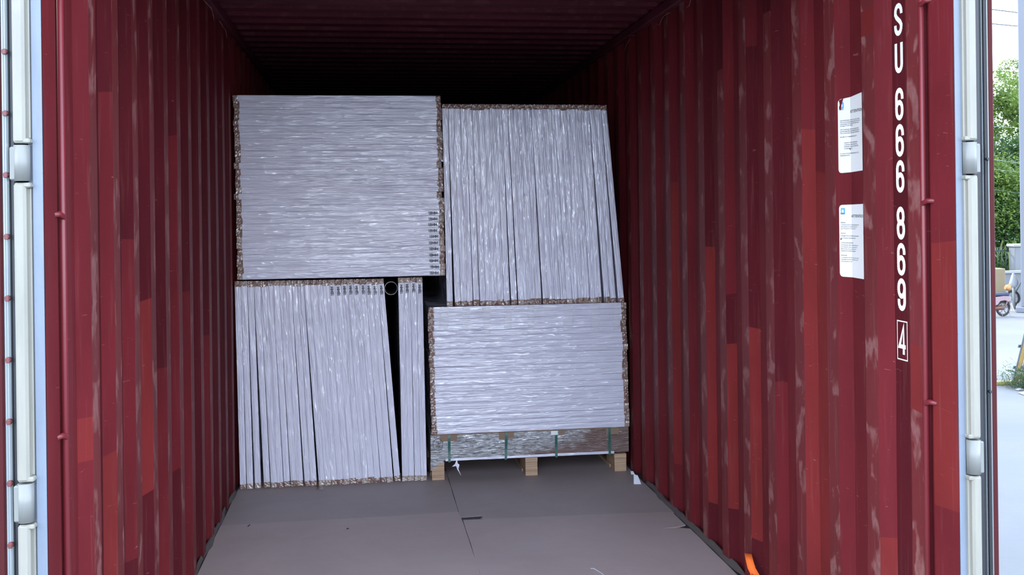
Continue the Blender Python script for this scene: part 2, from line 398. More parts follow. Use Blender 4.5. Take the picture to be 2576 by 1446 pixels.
mb.box(XL - .04, XR + .04, -.0, .06, ZC - .03, ZC + .12)
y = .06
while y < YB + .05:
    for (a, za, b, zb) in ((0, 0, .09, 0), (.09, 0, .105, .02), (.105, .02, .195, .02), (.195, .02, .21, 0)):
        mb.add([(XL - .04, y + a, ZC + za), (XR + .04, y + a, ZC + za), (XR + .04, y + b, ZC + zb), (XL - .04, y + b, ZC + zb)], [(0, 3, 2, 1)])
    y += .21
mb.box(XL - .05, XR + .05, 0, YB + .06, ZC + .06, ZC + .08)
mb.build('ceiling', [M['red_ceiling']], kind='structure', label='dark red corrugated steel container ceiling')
for nm, x0, x1, sd_ in (('trim_1', XL - .02, XL + .022, 'left'), ('trim_2', XR - .022, XR + .02, 'right')):
    MB().box(x0, x1, .06, YB - .002, ZC - .055, ZC - .002, c=.006).build(nm, [M['red_ceiling']], kind='structure', label=f'top rail along the {sd_} wall under the ceiling')
# wall outsides
for nm, x0, x1 in (('trim_3', XL - .06, XL - .034), ('trim_4', XR + .034, XR + .06)):
    MB().box(x0, x1, .13, YB + .04, -.15, ZC + .058).build(nm, [M['red_old']], kind='structure', label='outer red side skin of the container')
mb = MB().box(XL - .03, XR + .03, -.02, YB + .03, -.16, 0.0)
mb.build('floor', [M['ply_base']], kind='structure', label='dark plywood base floor of the container')

# floor sheets, each could be lifted
def fsheet(poly, h, mat, label, seed):
    rnd = random.Random(seed); P = []
    for i, a in enumerate(poly):
        b = poly[(i + 1) % len(poly)]; n = max(1, int((Vector(b) - Vector(a)).length / .12))
        for j in range(n):
            t = j / n; jt = 0 if j == 0 else rnd.uniform(-.0012, .0012)
            P.append((a[0] + (b[0] - a[0]) * t + jt, a[1] + (b[1] - a[1]) * t + jt))
    MB().prism(P, .0005, h).build('floor_sheet', [mat], label=label, cat='board')
fsheet([(-.757, -.02), (.465, -.02), (.465, 1.2), (.464, 1.87), (.460, 2.60), (.452, 2.815), (.1, 2.80), (-.757, 2.79)], .0062, M['sheet'], 'brown hardboard floor sheet at the front left of the container floor', 1)
fsheet([(.466, -.02), (1.553, -.02), (1.553, 2.320), (1.52, 2.338), (1.42, 2.350), (1.51, 2.362), (1.55, 2.385), (1.548, 2.60), (1.50, 2.618), (1.1, 2.64), (.60, 2.662), (.463, 2.665)], .0058, M['sheet'], 'brown hardboard floor sheet at the front right with a torn right edge', 2)
fsheet([(-.757, 2.797), (.1, 2.807), (.452, 2.822), (.4525, 3.7), (-.757, 3.7)], .0030, M['sheet2'], 'grey hardboard floor sheet in front of the upright left packs', 3)
fsheet([(.455, 2.724), (.562, 2.730), (.572, 2.705), (.556, 2.692), (.60, 2.670), (1.1, 2.648), (1.50, 2.624), (1.562, 2.60), (1.562, 4.6), (.455, 4.6)], .0030, M['sheet2'], 'grey-brown hardboard floor sheet running under the wooden pallet', 4)
# crumpled liner along wall foot
def liner(X, sg, y0, y1, wmax, label, seed):
    rnd = random.Random(seed); vs = []; fs = []; n = int((y1 - y0) / .03); m_ = 7
    for i in range(n + 1):
        y = y0 + (y1 - y0) * i / n
        ww = wmax * (.55 + .6 * noise.noise(Vector((y * 3.4, seed, 0)))); hh = .020 + .018 * noise.noise(Vector((y * 4.1, seed + 5, 1)))
        for j in range(m_):
            t = j / (m_ - 1); x = X + sg * (.012 - ww * (1 - t) * 1.0 )
            z = .0015 + hh * math.sin(t * PI * .62) ** 1.4 + .006 * noise.noise(Vector((y * 14, t * 3, seed)))
            vs.append((x, y, max(.0012, z)))
    for i in range(n):
        for j in range(m_ - 1):
            a = i * m_ + j; fs.append((a, a + 1, a + m_ + 1, a + m_))
    mb = MB().add(vs, fs, 0, True); o = mb.build('floor_liner', [M['felt']], label=label, cat='liner')
    md = o.modifiers.new('t', 'SOLIDIFY'); md.thickness = .001; md.offset = 1
liner(XR, 1, .2, 3.2, .046, 'dark crumpled liner strip along the foot of the right wall', 3)
liner(XL, -1, .9, 3.45, .035, 'dark crumpled liner strip along the foot of the left wall', 8)

# ------------------------------------------------------------------ door posts, hinges, doors
HZ = [(1.66, 1.745), (.852, .944), (.045, .13), (2.47, 2.555)]
def postset(side):
    L = side == 'left'; s = -1 if L else 1; X = XL if L else XR
    n = '3' if L else '4'
    # front post: face at y=0, slightly set-back step towards the hinge
    mb = MB()
    def bx(a, b, y0, y1, z0=-.15, z1=2.82, mi=0, c=0): mb.box(min(X + s * a, X + s * b), max(X + s * a, X + s * b), y0, y1, z0, z1, mi, c)
    bx(.0015, .024 if L else .020, -.003, .05); bx(.0225 if L else .0185, .036, .004, .06)
    post = mb.build('trim_5' if L else 'trim_6', [M['white_post']], kind='structure', label=f'white painted {side} corner post of the door frame')
    hb = MB(); zs = sorted(HZ); segs = []; z = -.12
    def chb(a, b, y0, y1, z0, z1, c):
        hb.box(min(X + s * a, X + s * b), max(X + s * a, X + s * b), y0, y1, z0, z1, 0, c)
    for (a, b) in zs: segs.append((z, a - .004)); z = b + .004
    segs.append((z, 2.80))
    for (a, b) in segs:
        chb(.034 if L else .026, .062 if L else .0535, -.026, .02, a, b, .006)
        if not L: chb(.020, .028, -.012, .01, a + .01, b - .01, .002)
        else: chb(.028, .036, -.004, .01, a + .012, b - .012, .002)
        for q, e in ((a, 1), (b, -1)):
            chb(.024 if L else .018, .060 if L else .052, -.024, .0, min(q, q + e * .012), max(q, q + e * .012), .003)
    bar = hb.build('hinge_bar', [M['white_bar']], post, label=f'white angular bar with rust streaks')
    for (a, b) in zs:
        kb = MB(); xc = X + s * (.046 if L else .038)
        kb.tube([(xc, -.010, a), (xc, -.010, b)], .0185, 14)
        kb.box(min(xc, xc + s * .025), max(xc, xc + s * .025), -.022, .004, a + .002, b - .004, 0, .003)
        kb.build('hinge_barrel', [M['white_barrel']], post)
    # door leaf folded back along the outside of the side wall
    dn = 'door_1' if L else 'door_2'
    db = MB()
    o = .096 if L else .098
    db.box(min(X + s * o, X + s * (o + .045)), max(X + s * o, X + s * (o + .045)), .0, 1.19, -.02, 2.6, 0, .004) if L else db.box(X + .0985, X + .117, .0, 1.19, -.02, 2.6, 0, .003)
    if not L:
        pass
    d = db.build(dn, [M['red_door']], kind='structure', label=f'{side} red container door folded back outside')
    g = MB()
    def gx(mbb, a, b, y0, y1, c=.003): mbb.box(min(X + s * a, X + s * b), max(X + s * a, X + s * b), y0, y1, 0, 2.58, 0, c)
    if L:
        gx(g, .0655, .079, .006, .05); gx(g, .0655, .082, .03, 1.1); g.build('gasket', [M['gasket']], d, label='dark rubber door gasket')
        r = MB(); gx(r, .079, .0885, -.004, .03, .004); gx(r, .0875, .0965, .004, .03, .003); r.build('retainer_strip', [M['retainer']], d, label='pale metal strip holding the gasket')
        z = .066
        while z < 2.6:
            b = MB(); xc = X - .0835
            b.tube([(xc, .0, z), (xc, -.010, z)], [.0075, .0065], 8); b.box(xc - .004, xc + .005, -.012, -.008, z - .007, z + .005, 0, .001)
            b.build('bolt', [M['bolt']], d); z += .1463
    else:
        gx(g, .056, .082, .004, .05); g.build('gasket', [M['gasket']], d, label='dark rubber door gasket')
        r = MB(); gx(r, .0828, .0842, .0, .03, .0004); r.build('retainer_strip', [M['retainer']], d)
        k2 = MB(); gx(k2, .0842, .0885, .012, .05, .001); k2.build('gasket', [M['black']], d)
        k3 = MB(); gx(k3, .0885, .0965, -.002, .05, .003); k3.build('edge_channel', [M['gasket']], d)
        k4 = MB(); gx(k4, .0962, .0986, -.004, .03, .0008); k4.build('retainer_strip', [M['retainer']], d)
        for z in (1.70, .36, 1.07, 2.3):
            b = MB(); xc = X + .0925; b.tube([(xc, .0, z), (xc, -.010, z)], [.0045, .0035], 8); b.build('bolt', [M['gasket']], d)
postset('left'); postset('right')
# lashing bars
def lash(X, s, y, zs, label):
    mb = MB(); xc = X - s * .006
    mb.tube([(xc, y, -.01), (xc, y, ZC - .06)], .0085, 10)
    o = mb.build('lashing_bar', [M['red_pipe']], label=label, cat='bar')
    for z in zs:
        st = MB(); st.tube([(X + s * .004, y - .045, z + .004), (xc, y - .024, z + .006), (xc - s * .003, y - .006, z), (xc, y + .006, z - .012)], [.0062, .0075, .0078, .006], 8)
        st.build('lashing_ring', [M['red_pipe']], o)
lash(XL, -1, .128, (1.575, 1.024, .47, 2.14), 'red painted lashing pipe just inside the left door post')
lash(XR, 1, .150, (2.148, 1.584, 1.016, .45), 'red painted lashing pipe just inside the right door post')

# ------------------------------------------------------------------ container number and stickers on the right wall
def stroke(paths, wd):
    """paths: list of (points, closed) in 2D -> ribbon verts/faces"""
    vs = []; fs = []
    for pts, closed in paths:
        P = [Vector((p[0], p[1])) for p in pts]; n = len(P); o = len(vs)
        for i, p in enumerate(P):
            a = P[(i - 1) % n] if closed or i else None; b = P[(i + 1) % n] if closed or i < n - 1 else None
            d1 = (p - a).normalized() if a is not None else (b - p).normalized(); d2 = (b - p).normalized() if b is not None else d1
            t = (d1 + d2).normalized(); nn = Vector((-t.y, t.x)); k = wd / 2 / max(.5, nn.dot(Vector((-d1.y, d1.x))))
            vs += [tuple(p + nn * k), tuple(p - nn * k)]
        for i in range(n if closed else n - 1):
            j = (i + 1) % n; fs.append((o + 2 * i, o + 2 * i + 1, o + 2 * j + 1, o + 2 * j))
    return vs, fs
def arc(cx, cy, rx, ry, a0, a1, n=8): return [(cx + rx * math.cos(math.radians(a0 + (a1 - a0) * i / n)), cy + ry * math.sin(math.radians(a0 + (a1 - a0) * i / n))) for i in range(n + 1)]
W_, H_ = .034, .084        # centre-line box of a character
def glyph(ch):
    r = W_ / 2; q = .020
    if ch == '6' or ch == '9':
        p = arc(0, H_ - q, r, q, 0, 180) ; p = [(r, H_ - q - .008)] + p + arc(0, q, r, q, 180, 360) + arc(0, H_ * .56 - q, r, q, 0, 180)
        if ch == '9': p = [(-x, H_ - y) for x, y in p]
        return [(p, False)]
    if ch == '8':
        a = arc(0, q - .001, r, q, 180, 360) + arc(0, H_ * .5 - q + .003, r, q, 0, 180); b = arc(0, H_ * .5 + q - .001, r * .94, q, 180, 360) + arc(0, H_ - q, r * .94, q, 0, 180)
        return [(a, True), (b, True)]
    if ch == 'S':
        return [([(r, H_ - q - .006)] + arc(0, H_ - q, r, q, 0, 180) + [(-r, H_ * .70), (-r * .6, H_ * .58), (r * .6, H_ * .40), (r, H_ * .28)] + arc(0, q, r, q, 0, -180) + [(-r, q + .006)], False)]
    if ch == 'U': return [([(-r, H_)] + arc(0, q, r, q, 180, 360) + [(r, H_)], False)]
    if ch == 'K': return [([(-r, 0), (-r, H_)], False), ([(r, H_), (-r, H_ * .45)], False), ([(-r * .3, H_ * .55), (r, 0)], False)]
    if ch == 'M': return [([(-r, 0), (-r, H_), (0, H_ * .4), (r, H_), (r, 0)], False)]
    if ch == '4': return [([(r * .45, 0), (r * .45, H_), (-r, H_ * .28), (r * 1.15, H_ * .28)], False)]
    if ch == 'box': return [([(-r - .012, -.016), (r + .012, -.016), (r + .012, H_ + .016), (-r - .012, H_ + .016)], True)]
XO = XR + .028
yl = R0 + RP * .203 + RP * .297 / 2 - .004
def place_glyph(ch, zc, wd, name='character'):
    vs, fs = stroke(glyph(ch), wd)
    v3 = [(XO - .0012 - .00003 * (i // 2), yl - u, zc + v) for i, (u, v) in enumerate(vs)]
    MB().add(v3, fs).build(name, [M['letter']], num)
num = thing('container_number', 'white number SU 666 869 and boxed 4 painted down the right wall near the door', 'lettering', (0, 0, 0))
for ch, zt in (('K', 2.345), ('S', 2.192), ('U', 2.079), ('6', 1.936), ('6', 1.826), ('6', 1.717), ('8', 1.576), ('6', 1.466), ('9', 1.359), ('4', 1.226)):
    place_glyph(ch, zt - .093 - (.0 if ch != '4' else .006), .0150 if ch != '4' else .0125)
place_glyph('box', 1.226 - .099, .0036, 'number_frame')
# surface map of the second period (between inner flats 1 and 2), s grows towards the door
def smap(s, z, off):
    """s=0 where the facing slope meets the inner flat 2"""
    y2 = R0 + RP + 2 * (RP * .203) + RP * .297   # near end of inner flat 2
    sl, of, D = RP * .203, RP * .297, .028
    ls = math.hypot(sl, D)
    if s <= ls: t = s / ls; x = XR + D * t; y = y2 - sl * t; nx, ny = -sl / ls, -D / ls
    elif s <= ls + of: x = XR + D; y = y2 - sl - (s - ls); nx, ny = -1, 0
    else: t = (s - ls - of) / ls; x = XR + D * (1 - t); y = y2 - sl - of - sl * t; nx, ny = -sl / ls, D / ls
    return (x + nx * off, y + ny * off, z)
LS = math.hypot(RP * .203, .028); LO = RP * .297
def sticker(z0, z1, lines, label, s0, dents, torn=False):
    sl = MB(); s1 = LS * 2 + LO - .001
    xs = [s0, s0 + .002, s0 + .006, s0 + .012] + [s0 + .012 + (LS - s0 - .012) * i / 4 for i in range(1, 5)] + [LS + LO * i / 4 for i in range(1, 5)] + [s1]
    top = []; bot = []
    for s in xs:
        d = max(0, .012 - (s - s0)); rr = .012 - math.sqrt(max(0, .012 ** 2 - d ** 2))
        slope = .010 * (s - s0) / .12 if torn else .002 * (s - s0) / .12
        top.append(smap(s, z1 - rr + slope, .0015)); bot.append(smap(s, z0 + rr + (.004 * (s - s0) / .12 if torn else -.002 * (s - s0) / .12), .0015))
    n = len(xs); sl.add(top + bot, [(i, i + 1, n + i + 1, n + i) for i in range(n - 1)])
    o = sl.build('warning_sticker', [M['sticker']], label=label, cat='sticker')
    H = z1 - z0
    # emblem: rounded blue square with a white seven-pointed star
    ex, ez, es = s0 + .016, z1 - .021, .0085
    sq = []
    for cx_, cy_, a0 in ((1, 1, 0), (-1, 1, 90), (-1, -1, 180), (1, -1, 270)):
        for k in range(4): an = math.radians(a0 + k * 30); sq.append((ex + cx_ * es * .8 + es * .2 * math.cos(an), ez + cy_ * es * 1.05 + es * .2 * math.sin(an)))
    MB().add([smap(max(0, a), b, .0022) for a, b in sq], [tuple(range(len(sq)))]).build('emblem_square', [M['blue']], o, label='light blue square emblem')
    st = []
    for k in range(14): an = PI / 2 + PI * k / 7; rr = es * (.80 if k % 2 == 0 else .34); st.append((ex + rr * math.cos(an), ez + rr * 1.2 * math.sin(an)))
    MB().add([smap(a, b, .0030) for a, b in [(ex, ez)] + st], [(0, 1 + k, 1 + (k + 1) % 14) for k in range(14)]).build('emblem_star', [M['sticker']], o, label='white seven-pointed star')
    tb = MB()
    for (txt, u, vz, size, sxx, b) in lines:
        vs, fs = text_mesh(txt, size, sxx)
        tb.add([smap(min(s0 + u + x, s1 - .002), z1 - vz + y, .0024) for x, y in vs], fs, b)
    tb.build('print', [M['text_grey'], M['ink']], o, kind='stuff', label='small dark printed lines')
    for (u, v, rr) in dents:
        P = [(s0 + u + rr * random.uniform(.5, 1.2) * math.cos(k * PI / 4), z1 - v + rr * random.uniform(.5, 1.2) * math.sin(k * PI / 4)) for k in range(8)]
        MB().add([smap(a, b, .0035) for a, b in P], [tuple(range(8))]).build('scuff_mark', [M['ink']], o)
    if torn:
        P = [(.020, .0), (.0255, -.004), (.021, .008), (.017, .020), (.014, .036), (.009, .037), (.0065, .028), (.011, .018), (.006, .004)]
        MB().add([smap(s0 + a, z1 - b + .001, .0040) for a, b in P], [tuple(range(len(P)))]).build('torn_gap', [M['red_old']], o, label='torn corner baring red paint')
    return o
sz = .0052
l1 = [('ATTENTION', .050, .049, .0135, 1.2, 1)]
for i, t in enumerate(['THE SHIPPER MUST CHECK THE QUALITY AND', 'THIS CONTAINER BEFORE PACKING ANYTHING', 'CONTAINERS AND LINERS SUPPLIED FOR ITS', 'SUITABILITY FOR THE USE', '', 'THE CONSIGNEE RETURNS THE REAL DEALT', 'LEAVING MATERIAL AND REMOVABLE PARTS', 'THIS CONTAINER CLEAN AND IN RETURN AS', '', 'FAILURE TO COMPLY MAY RESULT IN']):
    l1.append((t, .008, .074 + i * .0061, sz, .98, 0))
for i, t in enumerate(['LIABILITY FOR CONTAMINATION', 'CLEANING AND HANDLING ALL', 'EXPENSES AND ALL OTHER DUTIES', 'CONSEQUENCES']): l1.append((t, .024, .149 + i * .0065, sz, .98, 0))
l1 += [('IN CASE OF DOUBT PLEASE CONTACT THE', .008, .185, sz, .98, 0), ('REPRESENTATIVE', .008, .1915, sz, .98, 0), ('MAERSK', .008, .0365, .0055, .80, 0)]
sticker(1.690, 1.938, l1, 'white warning sticker with a torn top left corner, the upper one on the right wall', .012, [(.048, .168, .003), (.052, .171, .002)], True)
l2 = [('ATTENTION', .052, .042, .0135, 1.2, 1), ('MAERSK', .006, .0315, .0055, .80, 0)]
for u, t in ((.061, 'ENGLISH'), (.068, 'Customers must be aware any equipment that'), (.0745, 'valve position to remain is shown in the'), (.081, 'unit. This must be in clean order at'),
             (.097, 'BAHASA'), (.105, 'Pelanggan harus memastikan semua peralatan'), (.1125, 'dan, kontainer dikembalikan bersih'),
             (.129, 'CASTELLANO/ESPANOL'), (.136, 'El contenedor debe entregarse limpio y sin'), (.1425, 'en el exterior como en el suelo de que'), (.149, 'libre la hoja con los elementos de la'), (.1555, 'limpieza de la unidad es obligatoria'),
             (.171, 'FRANCAIS'), (.178, 'Le conteneur doit etre rendu propre et vide'), (.1845, 'nettoyage avec tous les materiaux ont ete'), (.191, 'toute marque de colis.')):
    l2.append((t, .007, u, sz, .98, 0))
sticker(1.342, 1.583, l2, 'white warning sticker with a clean blue star emblem, the lower one on the right wall', .012, [(.008, .1145, .003)])

# ------------------------------------------------------------------ wrapped board packs
T, LEN, DEP = .0352, 1.19, 2.36
def pack_body(seed, sag):
    """local: x length, y depth (front at 0), z thickness, front face lightly pillowed"""
    rnd = random.Random(seed); nx, nz_ = 40, 5; mb = MB(); vs = []; fs = []
    h = T - .0005
    for i in range(nx + 1):
        x = LEN * i / nx
        for j in range(nz_ + 1):
            t = j / nz_; z = .00025 + h * t
            y = -.0008 - sag * math.sin(PI * t) * (.5 + .5 * noise.noise(Vector((x * 5, seed * 3.1, 0)))) + .0022 * noise.noise(Vector((x * 9, z * 60, seed)))
            if j in (0, nz_): y = .0006
            vs.append((x, y, z))
    for i in range(nx):
        for j in range(nz_): a = i * (nz_ + 1) + j; fs.append((a, a + nz_ + 1, a + nz_ + 2, a + 1))
    mb.add(vs, fs, 0, True)
    b = [(0, .0035, .0006), (LEN, .0035, .0006), (LEN, DEP, .0006), (0, DEP, .0006), (0, .0035, .00025 + h), (LEN, .0035, .00025 + h), (LEN, DEP, .00025 + h), (0, DEP, .00025 + h)]
    mb.add(b, [(0, 3, 2, 1), (4, 5, 6, 7), (1, 2, 6, 5), (3, 0, 4, 7), (2, 3, 7, 6)])
    return mb.mesh('wrapped_board_pack', [M['film' if seed % 2 else 'film2']])
def tape_mesh(seed, w0, mats):
    rnd = random.Random(seed); mb = MB(); n = 6; vs = []; fs = []
    z0, z1 = -.0000, T + .0000
    for i in range(n + 1):
        for j in range(n + 1):
            x = w0 * i / n; z = z0 + (z1 - z0) * j / n
            y = -.0032 + (.0032 * noise.noise(Vector((x * 130, z * 130, seed * 7.3)))) - .0012
            if i in (0,): x -= .0; 
            if i == n: x += rnd.uniform(-.0015, .0015)
            if j in (0, n): y = min(y, -.0022) + .002
            vs.append((x - .0015, y, z))
    for i in range(n):
        for j in range(n): a = i * (n + 1) + j; fs.append((a, a + n + 1, a + n + 2, a + 1))
    mb.add(vs, fs)
    mb.add([(-.0015, -.002, z0), (-.0015, .12, z0), (-.0015, .12, z1), (-.0015, -.002, z1)], [(0, 1, 2, 3)][::1])
    return mb.mesh('end_tape', [mats])
BODY = [pack_body(s, sg) for s, sg in ((1, .0006), (2, .0014), (3, .0008), (4, .0018), (5, .0004), (6, .0012))]
TAPE = [tape_mesh(s, w0, M[mn]) for s, w0, mn in ((1, .029, 'tape'), (2, .032, 'tape'), (3, .027, 'tape_red'), (4, .030, 'tape_pale'), (5, .034, 'tape'), (6, .028, 'tape_red'))]
MIR = {}
def mirrored(me):
    if me.name not in MIR:
        m2 = me.copy(); 
        for v in m2.vertices: v.co.x = LEN - v.co.x
        m2.flip_normals(); MIR[me.name] = m2
    return MIR[me.name]
def bold18():
    V, F = [], []; x = 0; h = .0158
    for ch, w_ in (('1', .0045), ('8', .0088), ('M', .0122), ('M', .0122)):
        if ch == '1': P = [([(0, h * .74), (.0035, h), (.0035, 0)], False)]
        elif ch == '8':
            r_ = w_ / 2; P = [([(r_ + r_ * math.cos(a * PI / 6), h * .27 + h * .27 * math.sin(a * PI / 6)) for a in range(12)], True), ([(r_ + r_ * .9 * math.cos(a * PI / 6), h * .77 + h * .23 * math.sin(a * PI / 6)) for a in range(12)], True)]
        else: P = [([(0, 0), (0, h)], False), ([(w_, h), (w_, 0)], False), ([(0, h), (w_ / 2, h * .30), (w_, h)], False)]
        for p in P:
            v, f = stroke([p], .0030); o = len(V); V += [(x + a, b) for a, b in v]; F += [tuple(o + i for i in q) for q in f]
        x += w_ + .0042
    return V, F
tv, tf = bold18()
tw = max(v[0] for v in tv); PRINT = MB().add([(LEN - .037 - tw + x, -.0066 - .00002 * i, .0095 + y) for i, (x, y) in enumerate(tv)], tf).mesh('size_print', [M['ink']])
def pack(mw, label, group, seed, text=False, pale=.25, scaleT=1.0, tapes=(True, True)):
    r = random.Random(seed * 31 + 7)
    o = link('wrapped_board_pack', r.choice(BODY), None, label, 'board pack', group)
    o.matrix_world = mw
    for e in (0, 1):
        if not tapes[e]: continue
        idx = 3 if r.random() < pale else r.choice((0, 1, 2, 4, 5)); me = TAPE[idx]
        t = bpy.data.objects.new('end_tape', me if e == 0 else mirrored(me)); C.objects.link(t); t.parent = o
        if idx == 3: t['label'] = 'pale crinkled tape'
    if text:
        t = bpy.data.objects.new('size_print', PRINT); C.objects.link(t); t.parent = o; t['label'] = 'black 18MM size print'
        t.location = (r.uniform(-.003, .003), 0, r.uniform(-.002, .002))
    return o
def ordn(i):
    w = ['topmost', 'second from the top', 'third from the top', 'fourth from the top', 'fifth from the top', 'sixth from the top', 'seventh from the top', 'eighth from the top', 'ninth from the top', 'tenth from the top']
    return w[i] if i < 10 else None
NUMW = ['', 'first', 'second', 'third', 'fourth', 'fifth', 'sixth', 'seventh', 'eighth', 'ninth', 'tenth', 'eleventh', 'twelfth', 'thirteenth', 'fourteenth', 'fifteenth', 'sixteenth']
def place_word(i, n, a, b):
    """i from the a end; words from the nearer end"""
    if i == 0: return a + 'most'
    if i == n - 1: return b + 'most'
    if i < n / 2: return f'{NUMW[i + 1]} from the {a}'
    return f'{NUMW[n - i]} from the {b}'
YF = 3.5
# flat stack upper left: 30 packs, z 1.205..2.261
n = 30; z = 1.206; rr = random.Random(3)
for i in range(n):
    k = n - 1 - i
    dx = rr.uniform(-.0035, .0035); x0 = -.742 - .013 * (i / n) + dx
    if i in (13, 18): dx -= .008; x0 -= .008
    ang = rr.uniform(-.0001, .0001)
    mw = Matrix.Translation((x0, YF + rr.uniform(-.004, .004), z)) @ Matrix.Rotation(ang, 4, 'Y')
    txt = i < 11
    lab = f'white wrapped board pack, {place_word(k, n, "top", "bottom")} in the upper left stack'.replace('topmost', 'topmost one').replace('bottommost', 'bottommost one')
    if txt: lab += ', 18MM'
    pack(mw, lab, 'flat board packs in the upper left stack', 100 + i, txt, .35 if i < 14 else .08); z += T + .00015
# flat stack lower right: 21 packs, on the silver crate
n = 21; z = .272
for i in range(n):
    k = n - 1 - i; dx = rr.uniform(-.004, .004); x0 = .356 - .010 * (i / n) + dx
    mw = Matrix.Translation((x0, YF - .01 + rr.uniform(-.004, .004), z)) @ Matrix.Rotation(rr.uniform(-.0001, .0001), 4, 'Y')
    pack(mw, f'white wrapped board pack, {place_word(k, n, "top", "bottom")} in the lower right stack'.replace('topmost', 'topmost one').replace('bottommost', 'bottommost one'), 'flat board packs on the lower right pallet', 200 + i, False, .15); z += T + .0005
ZTOP = z
def upright(n, xb, xt, z0, gaps, stackname, group, seed, texts, y, pale):
    """xb/xt: bottom & top span (left edge, right edge); gaps {after index: extra}"""
    r = random.Random(seed); gb = (xb[1] - xb[0]) - n * T; gt = (xt[1] - xt[0]) - n * T
    tot = sum(gaps.values()) or 1; ub = 0; 
    xB, xT = xb[0], xt[0]
    for i in range(n):
        d = Vector((xT - xB, 0, LEN)).normalized(); nrm = Vector((-d.z, 0, d.x))
        # local z points to -x : origin at right side of slab
        p = Vector((xB, y + r.uniform(-.005, .005), z0)) - nrm * T
        p.z = z0 + (r.uniform(0, .004) if r.random() < .3 else 0) + abs(d.x) * 0.0 + T * max(0, d.x)*0 
        if nrm.z != 0: p.z = z0 - min(0, (nrm * T).z) * 0 + max(0, 0)
        mw = Matrix(((d.x, 0, nrm.x, p.x), (0, 1, 0, p.y), (d.z, 0, nrm.z, p.z), (0, 0, 0, 1)))
        lab = f'white upright board pack, {place_word(i, n, "left", "right")} in the {stackname}'
        if i in texts: lab += ', 18MM'
        pack(mw, lab, group, seed * 100 + i, i in texts, pale)
        xB += T + gb * .12 / n + gb * .88 * gaps.get(i, 0) / tot
        xT += T + max(gt, 0) / n
upright(28, (.4565, 1.530), (.4425, 1.434), ZTOP + .004, {0: 1.0, 1: .1, 3: .3, 4: .3, 9: .7, 10: .5, 14: .7, 17: .2, 24: 1.2, 26: 1.1, 22: .2, 25: .2}, 'upper right leaning row', 'upright board packs in the upper right row', 3, (), YF - .005, .12)
upright(24, (-.745, .172), (-.762, .087), .0065, {0: .3, 1: .7, 2: 1.5, 3: .4, 6: .3, 8: .6, 10: 1.0, 5: .2, 22: .6, 20: .2}, 'lower left leaning row', 'upright board packs in the lower left row', 4, range(15, 24), YF, .35)
upright(4, (.182, .326), (.172, .314), .0065, {1: 1}, 'narrow row by the tube', 'upright board packs in the narrow row', 5, range(4), YF, .8)
# cardboard tube wedged between the two upright rows
tb = MB(); cx_, cz_ = .1315, 1.133; ro, ri = .0385, .0372
N = 28; vs = []; fs = []
for (r_, y_) in ((ro, 3.56), (ro, 5.2), (ri, 5.2), (ri, 3.56)):
    vs += [(cx_ + r_ * math.cos(2 * PI * k / N), y_, cz_ + r_ * math.sin(2 * PI * k / N)) for k in range(N)]
for a in range(3):
    fs += [(a * N + k, a * N + (k + 1) % N, (a + 1) * N + (k + 1) % N, (a + 1) * N + k) for k in range(N)]
tb.add(vs, fs, 0, True)
tube = tb.build('cardboard_tube', [M['dark_card']], label='dark hollow tube with a thin pale rim wedged between two upright rows', cat='tube')
rm = MB(); vs = []
for (r_, y_) in ((ro + .0003, 3.5595), (ri - .0003, 3.5595), (ri - .0003, 3.566), (ro + .0003, 3.566)): vs += [(cx_ + r_ * math.cos(2 * PI * k / N), y_, cz_ + r_ * math.sin(2 * PI * k / N)) for k in range(N)]
rm.add(vs, [(a * N + k, a * N + (k + 1) % N, ((a + 1) % 4) * N + (k + 1) % N, ((a + 1) % 4) * N + k) for a in range(4) for k in range(N)])
rm.build('tube_rim', [M['card_pale']], tube, label='pale rim')

# clear glossy tape strips over the top of the lower right stack
m = MT('clear_glossy_tape', (.86, .86, .88), .12, coat=1, coat_rough=.03)
m.set('Alpha', .20); cn = m.noise(m.coord((1, 1, .6), rnd=True), 42, 2, .5, 1.8); m.bump(cn, .006, 1.0); M['clear'] = m.m
for i, (xa, xw, zl, lb) in enumerate(((.412, .052, .125, 'leftmost of the row, slightly wrinkled'), (.545, .044, .135, 'second from the left'), (.665, .048, .155, 'third from the left'), (.793, .046, .13, 'fourth from the left'), (.935, .040, .150, 'fifth from the left'), (1.150, .060, .14, 'third from the right'), (1.315, .055, .15, 'second from the right'), (1.455, .040, .16, 'rightmost of the row'))):
    r = random.Random(40 + i); vs = []; nx, nz_ = 6, 14
    for a in range(nx + 1):
        for b in range(nz_ + 1):
            x = xa + xw * a / nx + .004 * noise.noise(Vector((b * .5, i, 0))); z = ZTOP - .002 - zl * b / nz_ - (.006 * r.random() if b == nz_ else 0)
            vs.append((x, YF - .0225 + .0035 * noise.noise(Vector((a * .8, b * .6, i * 3))), z))
    o = MB().add(vs, [(a * (nz_ + 1) + b, a * (nz_ + 1) + b + 1, (a + 1) * (nz_ + 1) + b + 1, (a + 1) * (nz_ + 1) + b) for a in range(nx) for b in range(nz_)], 0, True).build('tape_strip', [M['clear']], label=f'clear tape strip on the lower right stack, {lb}', cat='tape', group='clear tape strips on the lower right stack')
